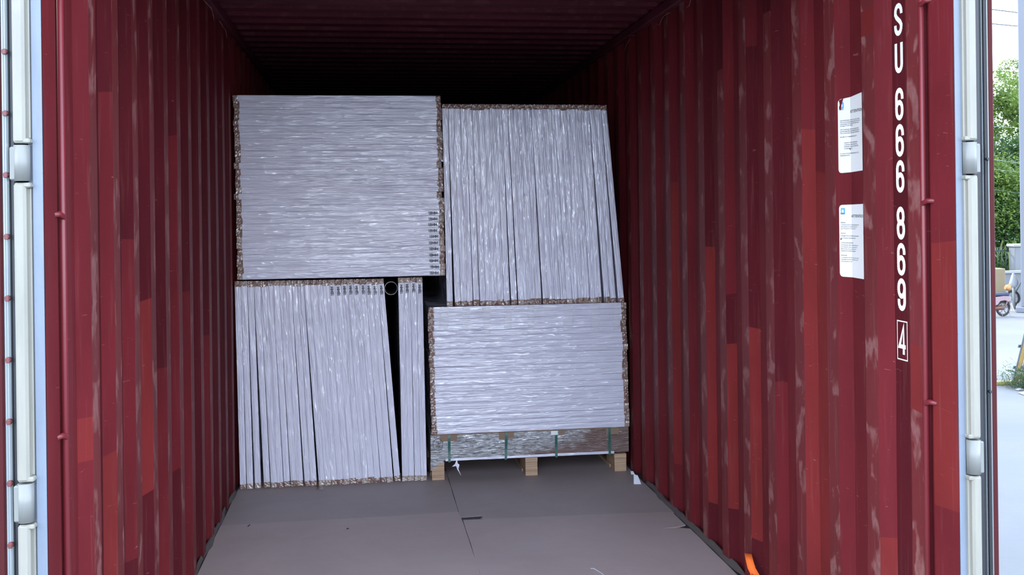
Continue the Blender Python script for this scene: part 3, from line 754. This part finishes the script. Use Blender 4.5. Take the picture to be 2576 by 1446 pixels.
# ------------------------------------------------------------------ silver wrapped crate and pallet
x0, x1, zb0, zb1, yf = .350, 1.545, .118, .268, 3.495
cr_ = MB(); nx, nz_ = 110, 18; vs = []; fs = []
for i in range(nx + 1):
    for j in range(nz_ + 1):
        u, v = i / nx, j / nz_; x = x0 + (x1 - x0) * u; z = zb0 + (zb1 - zb0) * v
        amp = .0045 * (1 - .6 * max(0, min(1, (u - .55) * 3))) 
        y = yf - .004 + amp * noise.noise(Vector((x * 9 - z * 16, z * 70 - x * 7, 0))) + .003 * noise.noise(Vector((x * 60, z * 80, 4)))
        if j in (0, nz_): y = yf + .004
        vs.append((x, y, z))
for i in range(nx):
    for j in range(nz_): a = i * (nz_ + 1) + j; fs.append((a, a + nz_ + 1, a + nz_ + 2, a + 1))
cr_.add(vs, fs, 0, True)
b = [(x0, yf + .004, zb0), (x1, yf + .004, zb0), (x1, yf + DEP, zb0), (x0, yf + DEP, zb0), (x0, yf + .004, zb1), (x1, yf + .004, zb1), (x1, yf + DEP, zb1), (x0, yf + DEP, zb1)]
cr_.add(b, [(0, 3, 2, 1), (4, 5, 6, 7), (1, 2, 6, 5), (3, 0, 4, 7), (2, 3, 7, 6)])
crate = cr_.build('wrapped_crate', [M['silver']], label='low silver film-wrapped crate strapped in green between pallet blocks and board packs', cat='crate')
fl = MB(); vs = []; n = 10                                       # film flap drooping over the left block
for i in range(n + 1):
    x = x0 - .002 + .082 * i / n; zb = .060 + (.118 - .060) * i / n
    for j in range(5): t = j / 4; vs.append((x, yf - .010 + .004 * noise.noise(Vector((x * 60, t * 3, 2))), .124 + (zb - .124) * t))
fl.add(vs, [(i * 5 + j, i * 5 + j + 1, i * 5 + j + 6, i * 5 + j + 5) for i in range(n) for j in range(4)], 0, True)
fl.build('film_flap', [M['silver']], crate, label='film corner drooping over the left block')
hem = MB().box(x0 + .085, x1 - .09, yf - .007, yf + .01, zb0 - .006, zb0 + .010, 0, .002).build('film_hem', [M['film']], crate, label='folded pale film hem')
MB().box(x0 + .0, x1, yf - .002, yf + .02, zb1 - .004, zb1 + .002, 0, .0008).build('top_board', [M['card']], crate)
for xs in (.459, .800, 1.099, 1.425):
    s_ = MB(); w_ = .0145; lean = (.0 if xs < .5 else (-.006 if xs < .9 else 0))
    vs = [];
    for t in range(9):
        z = zb1 + .001 - (zb1 - zb0 + .012) * t / 8; xx = xs + lean * t / 8
        for a in (-w_ / 2, w_ / 2):
            vs.append((xx + a, yf - .0125 - .002 * math.sin(t), z))
    s_.add(vs, [(2 * t, 2 * t + 2, 2 * t + 3, 2 * t + 1) for t in range(8)])
    o = s_.build('strap', [M['strap_green']], crate, label='green packing strap'); md = o.modifiers.new('t', 'SOLIDIFY'); md.thickness = .001
for xc, w_, h_, mt, lb in ((.4555, .103, .040, 'card', None), (.800, .090, .040, 'card', None), (1.135, .036, .028, 'card', None), (1.445, .082, .040, 'card', None)):
    a = w_ / 2; MB().prism([(-a, -h_), (a - .003, -h_ + .003), (a, 0), (-a, .0)], 0, .0022).xf(lambda v: (xc + v.x, yf - .0105 + v.z, zb1 + .0 + v.y)).build('corner_pad', [M[mt]], crate, label='brown cardboard edge pad')
MB().box(1.067, 1.108, yf - .0165, yf - .0145, zb1 - .026, zb1 - .002).build('paper_tag', [M['sticker']], crate, label='small white tag')
# hand-drawn circle mark with a figure 2
mk, mf = stroke([(arc(0, 0, .029, .034, 0, 360, 20)[:-1], True), ([(-.012, .012), (.004, .013), (.006, .004), (-.012, -.010), (.012, -.010)], False)], .0022)
MB().add([(.392 + u, yf - .0135, .214 + v) for u, v in mk], mf).build('hand_mark', [M['ink']], crate, label='black hand-drawn ringed figure 2')
pallet = thing('wooden_pallet', 'pale wooden pallet with three blocks under the silver crate', 'pallet', (0, 0, 0))
for xa, xb_ in ((.355, .430), (.911, .986), (1.455, 1.529)):
    bl = MB()
    for q in range(4): bl.box(xa + random.uniform(0, .0015), xb_ - random.uniform(0, .0015), 3.488 + random.uniform(0, .002), 3.70, .0035 + q * .0268, .0035 + (q + 1) * .0268 - .0008, 0, .0008)
    bl.build('block', [M['wood']], pallet)
    MB().box(xa, xb_, 4.0, 5.8, .0035, .11).build('runner', [M['wood']], pallet)
    MB().box(xa - .004, xa + .02, 3.60, 5.85, .0035, .022).build('skid', [M['wood']], pallet)
hf = MB()
vs = [(.500, 3.49, .112), (.492, 3.488, .094), (.472, 3.486, .078), (.498, 3.487, .082), (.505, 3.487, .062), (.528, 3.485, .022), (.512, 3.487, .064), (.518, 3.488, .088), (.508, 3.489, .097), (.506, 3.49, .112)]
hf.add(vs, [(0, 1, 8, 9), (1, 2, 3), (1, 3, 7, 8), (3, 4, 6, 7), (4, 5, 6)])
o = hf.build('film_scrap', [M['film']], label='torn film scrap hanging under the silver crate', cat='scrap'); md = o.modifiers.new('t', 'SOLIDIFY'); md.thickness = .0008
# ------------------------------------------------------------------ small loose things
def quadbit(name, pts, mat, label, cat='scrap', th=.0012):
    o = MB().add(pts, [tuple(range(len(pts)))]).build(name, [mat], label=label, cat=cat)
    md = o.modifiers.new('t', 'SOLIDIFY'); md.thickness = th; md.offset = 1; return o
quadbit('tape_scrap', [(-.316, 3.40, .0042), (-.274, 3.395, .0042), (-.270, 3.478, .0052), (-.312, 3.48, .0050)], M['tape'], 'brown tape square on the floor before the upright left packs')
quadbit('paper_scrap', [(1.494, 3.185, .0042), (1.536, 3.175, .0042), (1.531, 3.235, .040), (1.510, 3.245, .044)], M['paper'], 'white folded paper slip at the foot of the right wall')
quadbit('paper_scrap', [(1.535, 3.40, .0042), (1.556, 3.395, .0042), (1.552, 3.42, .018), (1.537, 3.425, .016)], M['paper'], 'tiny white paper bit by the right pallet corner')
o = MB().tube([(.948, 1.84, .0085), (.962, 1.832, .010), (.969, 1.815, .0085), (.984, 1.77, .0080), (.99, 1.70, .0078)], .0013, 6).build('wire_bit', [M['paper']], label='thin bent white cord piece on the front right floor sheet', cat='cord')
quadbit('wood_chip', [(-.62, 2.745, .0075), (-.614, 2.775, .0080), (-.608, 2.776, .0078), (-.615, 2.743, .0075)], M['dirt'], 'tiny dark chip on the front left floor sheet near its far edge')
quadbit('wood_chip', [(-.125, 2.62, .0075), (-.118, 2.63, .0082), (-.112, 2.62, .0075), (-.118, 2.61, .0075)], M['dirt'], 'tiny dark speck in the middle of the front left floor sheet')
# orange webbing end by the right wall
ob = MB(); pth = [(1.548, 1.52, .141), (1.543, 1.49, .122), (1.540, 1.46, .102), (1.546, 1.43, .080), (1.548, 1.39, .056), (1.545, 1.34, .034), (1.538, 1.27, .014)]
vs = []
for i, p in enumerate(pth):
    q = Vector((.0125, -.008, .001 * i)) * (1 + .05 * i)
    vs += [tuple(Vector(p) - q), tuple(Vector(p) + q)]
ob.add(vs, [(2 * i, 2 * i + 1, 2 * i + 3, 2 * i + 2) for i in range(6)], 0, True)
o = ob.build('webbing_strap', [M['orange']], label='bright orange webbing end beside the foot of the right wall', cat='strap'); md = o.modifiers.new('t', 'SOLIDIFY'); md.thickness = .003
MB().box(1.505, 1.535, 1.37, 1.42, .045, .100, 0, .012).build('strap_pad', [M['orange2']], o, label='deeper orange loop')
# tape residue tatters at the top of the side walls
for (X, s_, ys, sdn) in ((XR, -1, (1.25, 1.55, 2.05, 2.6, 3.3), 'right'), (XL, 1, (1.6, 1.95, 2.45, 3.0), 'left')):
    for i, y in enumerate(ys):
        rr = random.Random(int(y * 100)); mb = MB()
        p = [(X + s_ * .004, y, 2.60)]
        for q in range(5): p.append((X + s_ * (.012 + .01 * rr.random()), y + .05 * (q + 1) + .02 * rr.random(), 2.60 + .025 * rr.uniform(-1, .6) - .012 * q))
        mb.tube(p, [.0012, .002, .0025, .002, .002, .001], 5)
        mb.build('tape_tatter', [M['tape_red']], label=f'thin torn tape strand under the {sdn} top rail, {["nearest the door", "second from the door", "third from the door", "fourth from the door", "deepest inside"][i if i < len(ys)-1 else 4]}', cat='tape', group=f'tape tatters along the {sdn} wall top')

# ------------------------------------------------------------------ outside
gp = MB().add([(-200, -200, G), (200, -200, G), (200, 200, G), (-200, 200, G)], [(0, 1, 2, 3)])
gp.build('ground', [M['concrete']], kind='structure', label='pale concrete yard')
shb = MB().box(-26, 2.9, 20, 26, G, G + 14)  # unseen block added only to cast shade over the near yard
shb.build('shade_block', [M['shade_block']], kind='structure', label='unseen grey block added behind the container to shade the yard')
wl = MB().box(7, 34, 28.9, 29.15, G, -.62); wl.build('yard_wall', [M['wall_conc']], kind='structure', label='low grey boundary wall')
MB().box(6.9, 34, 28.84, 29.21, -.62, -.55).build('wall_cap', [M['cap_conc']], kind='structure', label='pale cap of the boundary wall')
fn = thing('iron_fence', 'dark green iron bar fence behind the low wall', 'fence', (0, 0, 0))
MB().box(7, 26, 29.70, 29.74, .07, .11, 0, .004).build('rail', [M['fence']], fn)
MB().box(7, 26, 29.70, 29.74, -.70, -.66, 0, .004).build('rail', [M['fence']], fn)
bar = MB().tube([(0, 0, -.75), (0, 0, .20)], [.016, .016], 6).mesh('bar', [M['fence']])
for i in range(112):
    o = bpy.data.objects.new('bar', bar); C.objects.link(o); o.parent = fn; o.location = (7.42 + i * .155, 29.72, 0)
MB().box(6.9, 34, 29.5, 29.95, G, -.70).build('fence_footing', [M['wall_conc']], kind='structure', label='grey footing wall under the fence')
pb = MB().box(21.45, 22.3, 29.35, 29.70, G, .22, 0, .02); o = pb.build('gate_pillar', [M['wall_conc']], label='grey concrete pillar in the fence with a pale cap', cat='pillar')
MB().box(21.40, 22.35, 29.30, 29.75, .22, .32, 0, .02).build('cap', [M['cap_conc']], o)
o = MB().box(18.6, 19.55, 27.0, 27.5, G, -.34, 0, .02).build('storage_box', [M['beige']], label='tall plain beige box against the boundary wall behind the scooter', cat='box')
PM = Matrix.Translation((18.76, 25.08, 0)) @ Matrix.Rotation(-math.radians(35.5), 4, 'Z')
col = MB().box(0, 1.8, 0, 1.2, G + .16, 11.5, 0, .02, PM); o = col.build('pillar', [M['column']], label='massive pale blue-grey pillar at the right edge', cat='pillar')
MB().box(-.14, 1.95, -.14, 1.3, G, G + .16, 0, .02, PM).build('plinth', [M['column']], o)
MB().tube([(19.18, 26.05, G), (19.18, 26.05, -.50)], .045, 10).build('post', [M['cap_conc']], label='thin white post holding a plastic bag', cat='post')
bg = MB(); vs = []; N = 14
for i, (rz, rr_) in enumerate(((-.46, .02), (-.52, .05), (-.60, .085), (-.70, .125), (-.80, .135), (-.87, .10), (-.90, .02))):
    for k in range(N): a = 2 * PI * k / N; q = rr_ * (1 + .18 * math.sin(3 * a + i)); vs.append((19.07 + q * math.cos(a), 25.9 + .6 * q * math.sin(a), rz + .05))
bg.add(vs, [(i * N + k, i * N + (k + 1) % N, (i + 1) * N + (k + 1) % N, (i + 1) * N + k) for i in range(6) for k in range(N)], 0, True)
bg.build('plastic_bag', [M['bag']], label='white plastic bag hanging on the thin post', cat='bag')
# overhead cables
def cable(a, b, r, mat, label, sag=.3):
    a, b = Vector(a), Vector(b); d = b - a; a2 = a - d * 10; b2 = b + d * 10
    pts = [a2.lerp(b2, t / 24) - Vector((0, 0, sag * (1 - (2 * t / 24 - 1) ** 2) - sag)) for t in range(25)]
    MB().tube(pts, r, 6).build('overhead_cable', [mat], label=label, cat='cable')
cable((24.05, 34.43, 9.206), (25.05, 34.29, 9.07), .02, M['wire'], 'dark overhead cable, the upper of the two against the sky')
cable((24.04, 34.43, 8.652), (25.05, 34.29, 8.547), .02, M['wire'], 'dark overhead cable, the lower of the two against the sky')
for z, zz, lb in ((4.527, 4.457, 'uppermost'), (3.30, 3.171, 'second'), (2.95, 2.84, 'third'), (2.189, 2.06, 'lowest')):
    cable((22.83, 32.58, z), (23.74, 32.45, zz), .012, M['wire_pale'], f'thin pale cable in front of the trees, {lb} of the four')
# trees
def tree(loc, H, rad, seed, mat, label, nleaf=5200, ls=.085, zlow=.25, squash=1.0):
    r = random.Random(seed); root = thing('tree', label, 'tree', loc, 'trees beyond the fence')
    tr = MB(); tr.tube([(0, 0, 0), (.1, 0, H * .3), (-.05, .1, H * .6), (0, 0, H * .85)], [.22, .17, .11, .04], 8)
    for k in range(7):
        a = r.uniform(0, 2 * PI); z = H * r.uniform(.3, .7); tr.tube([(0, 0, z), (rad * .4 * math.cos(a), rad * .4 * math.sin(a), z + H * .12), (rad * .75 * math.cos(a), rad * .75 * math.sin(a), z + H * .2)], [.08, .05, .02], 6)
    tr.build('trunk', [M['bark']], root)
    cl = []
    for k in range(46):
        z = H * r.uniform(zlow, 1.0); f = math.sin(PI * min(1, max(0.12, (z / H - zlow * .5) / (1.05 - zlow * .5)))) ** .6; a = r.uniform(0, 2 * PI); q = rad * f * math.sqrt(r.random())
        cl.append((q * math.cos(a), q * math.sin(a), z, r.uniform(.45, .95)))
    vs = []; fs = []
    for k in range(nleaf):
        c = r.choice(cl); d = Vector((r.gauss(0, 1), r.gauss(0, 1), r.gauss(0, .8))).normalized() * c[3] * r.uniform(.75, 1.1)
        p = Vector(c[:3]) + d; s_ = ls * r.uniform(.6, 1.3)
        u = Vector((r.gauss(0, 1), r.gauss(0, 1), r.gauss(0, .5))).normalized(); v = u.cross(Vector((r.gauss(0, .5), r.gauss(0, .5), 1))).normalized()
        o_ = len(vs); vs += [p - u * s_, p - v * s_ * .45, p + u * s_, p + v * s_ * .45]; fs.append((o_, o_ + 1, o_ + 2, o_ + 3))
    MB().add(vs, fs).build('foliage', [mat], root, kind='stuff')
    return root
tree((27.0, 39.6, G), 8.4, 2.3, 1, M['leaf'], 'bright green tree, shorter one on the left beyond the fence', 30000)
tree((30.6, 41.5, G), 10.2, 2.6, 2, M['leaf'], 'tall light green tree standing rightmost beyond the fence', 30000)
tree((24.0, 33.6, G), 4.6, 1.9, 3, M['leaf'], 'low leafy yellow-green tree right behind the iron fence', 24000, .07)
tree((22.0, 35.5, G), 7.2, 2.2, 4, M['leaf_dark'], 'dark green tree half hidden behind the container door edge', 20000)
tree((23.6, 32.9, G), 2.9, 1.5, 8, M['leaf_dark'], 'low dark green shrub mass filling behind the fence bars', 16000, .07, .05)
tree((26.5, 35.8, G), 5.6, 2.2, 6, M['leaf_dark'], 'dark green bushy tree filling the middle ground beyond the fence', 22000)
tree((15.5, 37.5, G), 7.5, 2.4, 9, M['leaf'], 'green tree further left beyond the fence, hidden behind the container', 14000)
# palm-like shrub behind the fence
sh = thing('fence_shrub', 'long-leaved green shrub just behind the iron fence', 'shrub', (22.3, 31.6, G))
fr = MB(); r = random.Random(12)
for k in range(150):
    a = r.uniform(0, 2 * PI); bx_ = r.uniform(-1.8, 1.8); ht = r.uniform(.7, 2.0); ln = r.uniform(.3, .8)
    p = [Vector((bx_, r.uniform(-.3, .3), .2)), Vector((bx_ + .1 * math.cos(a), 0, ht * .7)), Vector((bx_ + ln * .6 * math.cos(a), ln * .4 * math.sin(a), ht)), Vector((bx_ + ln * math.cos(a), ln * math.sin(a), ht * .85))]
    sd3 = Vector((-math.sin(a), math.cos(a), .6)).normalized() * .035; vs = []
    for i, q in enumerate(p): f = (.5, 1, .8, .1)[i]; vs += [q - sd3 * f, q + sd3 * f]
    fr.add(vs, [(0, 1, 3, 2), (2, 3, 5, 4), (4, 5, 7, 6)])
fr.build('frond', [M['leaf']], sh, kind='stuff')

# scooter seen from its side, rear wheel to the right
S = thing('scooter', 'small old motor scooter parked with its rear to the right', 'scooter', (17.62, 24.22, G))
def wheel(xc, R, parent_):
    t = MB(); t.tube([(xc + R * .88 * math.cos(a * PI / 12), 0, R + R * .88 * math.sin(a * PI / 12)) for a in range(24)], R * .13, 8, closed=True); wl_ = t.build('tyre', [M['tyre']], parent_)
    rm_ = MB(); rm_.tube([(xc + R * .70 * math.cos(a * PI / 12), 0, R + R * .70 * math.sin(a * PI / 12)) for a in range(24)], R * .05, 6, closed=True)
    for k in range(5):
        a = k * 2 * PI / 5 + .3; rm_.tube([(xc, 0, R), (xc + R * .7 * math.cos(a), 0, R + R * .7 * math.sin(a))], R * .06, 6)
    rm_.tube([(xc, -.05, R), (xc, .05, R)], R * .24, 12); rm_.build('rim', [M['chrome']], parent_)
wheel(.0, .215, S); wheel(-1.05, .215, S)
b = MB(); b.tube([(-.32, -.03, .22), (-.1, -.03, .24), (.0, -.05, .215)], [.07, .06, .03], 8); b.tube([(-.30, .0, .30), (-.55, 0, .22), (-.85, 0, .28)], [.09, .08, .05], 8)
b.build('engine', [M['brownred']], S)
b = MB(); b.tube([(-.80, 0, .30), (-.72, 0, .62), (-.68, 0, .90)], .03, 8); b.tube([(-1.05, 0, .22), (-.80, 0, .55)], .025, 8); b.tube([(-.75, 0, .35), (-.40, 0, .40), (.12, -.02, .56)], .03, 8); b.tube([(.14, -.06, .56), (.03, -.06, .25)], .018, 6); b.tube([(.02, .0, .56), (.17, 0, .60), (.20, 0, .52)], .012, 6)
b.build('frame', [M['pinkplastic']], S)
sp_ = MB(); vs = []
prof = [(-.42, .44), (-.30, .55), (-.02, .58), (.16, .56), (.20, .46), (.10, .42), (.0, .46), (-.14, .44), (-.22, .34), (-.36, .30)]
for y in (-.10, .10): vs += [(x, y, z) for x, z in prof]
n = len(prof); sp_.add(vs, [tuple(range(n)), tuple(range(n, 2 * n))[::-1]] + [(i, (i + 1) % n, n + (i + 1) % n, n + i) for i in range(n)])
sp_.build('side_panel', [M['pinkplastic']], S)
MB().box(-.40, .14, -.11, .11, .575, .66, 0, .025).build('seat', [M['seatblue']], S)
b = MB(); b.tube([(.235 * math.cos(a * PI / 10 + .25) , 0, .215 + .255 * math.sin(a * PI / 10 + .25)) for a in range(9)], .03, 8); b.build('rear_mudguard', [M['brownred']], S)
MB().box(.10, .235, -.07, .07, .40, .56, 0, .03).build('tail_lamp', [M['teal']], S)
MB().box(.20, .215, -.10, .10, .14, .36, 0, .004).xf(lambda v: (v.x + (.36 - v.z) * .35 - .02, v.y - .02, v.z)).build('number_plate', [M['sticker']], S)
b = MB(); b.tube([(.13, 0, .58), (.15, 0, .76)], .022, 6); b.build('rack_post', [M['chrome']], S)
vs = []; b = MB()
b.tube([(.07, 0, .80), (.15, 0, .79), (.22, 0, .86)], [.05, .095, .05], 10); b.build('backrest', [M['orangeplastic']], S)
b = MB(); b.tube([(-.68, -.25, .92), (-.66, 0, .95), (-.68, .25, .92)], .018, 6); b.tube([(-.74, 0, .80), (-.84, 0, .82)], [.08, .06], 8); b.build('handlebar', [M['beige']], S)
b = MB(); b.tube([(-.1, -.12, .2), (-.12, -.15, .0), (.12, -.15, .0), (.1, -.12, .2)], .01, 6); b.build('stand', [M['chrome']], S)
# second two-wheeler mostly behind the pillar
S2 = thing('bicycle', 'two-wheeled cycle half hidden behind the massive right pillar', 'bicycle', (19.55, 26.75, G))
wheel(0.05, .26, S2); wheel(1.0, .26, S2)
b = MB(); b.tube([(.05, 0, .26), (.35, 0, .75), (.95, 0, .70), (1.0, 0, .26)], .02, 6); b.tube([(.35, 0, .75), (.5, 0, .26), (.95, 0, .70)], .02, 6); b.build('frame', [M['steel_blue']], S2)
# leaning yellow boards with weeds
lf = thing('yellow_barrier', 'leaning yellow slatted steel barrier among weeds in the yard', 'barrier', (11.04, 13.95, G))
dirr = Vector((.25, -.02, 1.0))
def lean_board(xo, w_, ln, mat, name, yo=0, z0=0):
    b = MB().box(-w_ / 2, w_ / 2, -.012, .012, z0, ln, 0, .004)
    b.xf(lambda v: (xo + v.x + v.z * .24, yo + v.y - v.z * .05, v.z)); b.build(name, [M[mat]], lf)
lean_board(-.005, .018, .98, 'steel_blue', 'side_rail'); lean_board(.035, .060, 1.0, 'yellow', 'slat'); lean_board(.135, .06, 1.25, 'yellow', 'slat', .1); lean_board(.235, .07, 1.25, 'yellow', 'slat', .12); lean_board(.34, .06, 1.25, 'yellow', 'slat', .14)
for z in (.25, .62): MB().box(-.02, .45, .05, .08, z, z + .05, 0, .004).xf(lambda v: (v.x + v.z * .24, v.y - v.z * .05, v.z)).build('cross_bar', [M['steel_blue']], lf)
lean_board(.19, .012, 1.1, 'steel_blue', 'stay', -.06)
MB().box(9.6, 11.05, 13.86, 14.0, G, G + .06, 0, .01).xf(lambda v: v).build('kerb_bar', [M['yellow2']], label='bright yellow bar lying on the ground beside the weeds', cat='bar')
wd = thing('weed_clump', 'scrubby green weeds around the foot of the yellow barrier', 'weeds', (11.05, 13.55, G))
fr = MB(); r = random.Random(4)
for k in range(2600):
    a = r.uniform(0, 2 * PI); q = Vector((abs(r.gauss(0, .22)) * r.choice((-.9, 1.3)), r.gauss(0, .22), abs(r.gauss(.10, .12)))); d = Vector((math.cos(a), math.sin(a), r.uniform(-.3, .9))).normalized() * r.uniform(.03, .08)
    s3 = d.cross(Vector((0, 0, 1))).normalized() * .007; fr.add([q - s3, q + s3, q + d + s3 * .3, q + d - s3 * .3], [(0, 1, 2, 3)])
for k in range(10):
    a = r.uniform(PI * .6, PI * 1.1); p0 = Vector((r.uniform(-.1, .2), 0, .1)); p = [p0 + Vector((math.cos(a) * t * .12, 0, .13 * t - .02 * t * t)) for t in range(4)]; fr.tube(p, .004, 4)
fr.build('foliage', [M['leaf_dark']], wd, kind='stuff')
for k, (x, y) in enumerate(((10.75, 13.35), (10.9, 13.1), (10.62, 13.0))):
    a = .06 + .02 * k
    quadbit('plastic_scrap', [(x - a, y - a, G + .01), (x + a, y - a * .6, G + .02), (x + a * .8, y + a, G + .03), (x - a * .7, y + a * .8, G + .012)], M['bag'], ['crumpled white plastic scrap nearest the yellow bar', 'crumpled white plastic scrap in front of the weeds', 'crumpled white plastic scrap nearest the container door'][k])
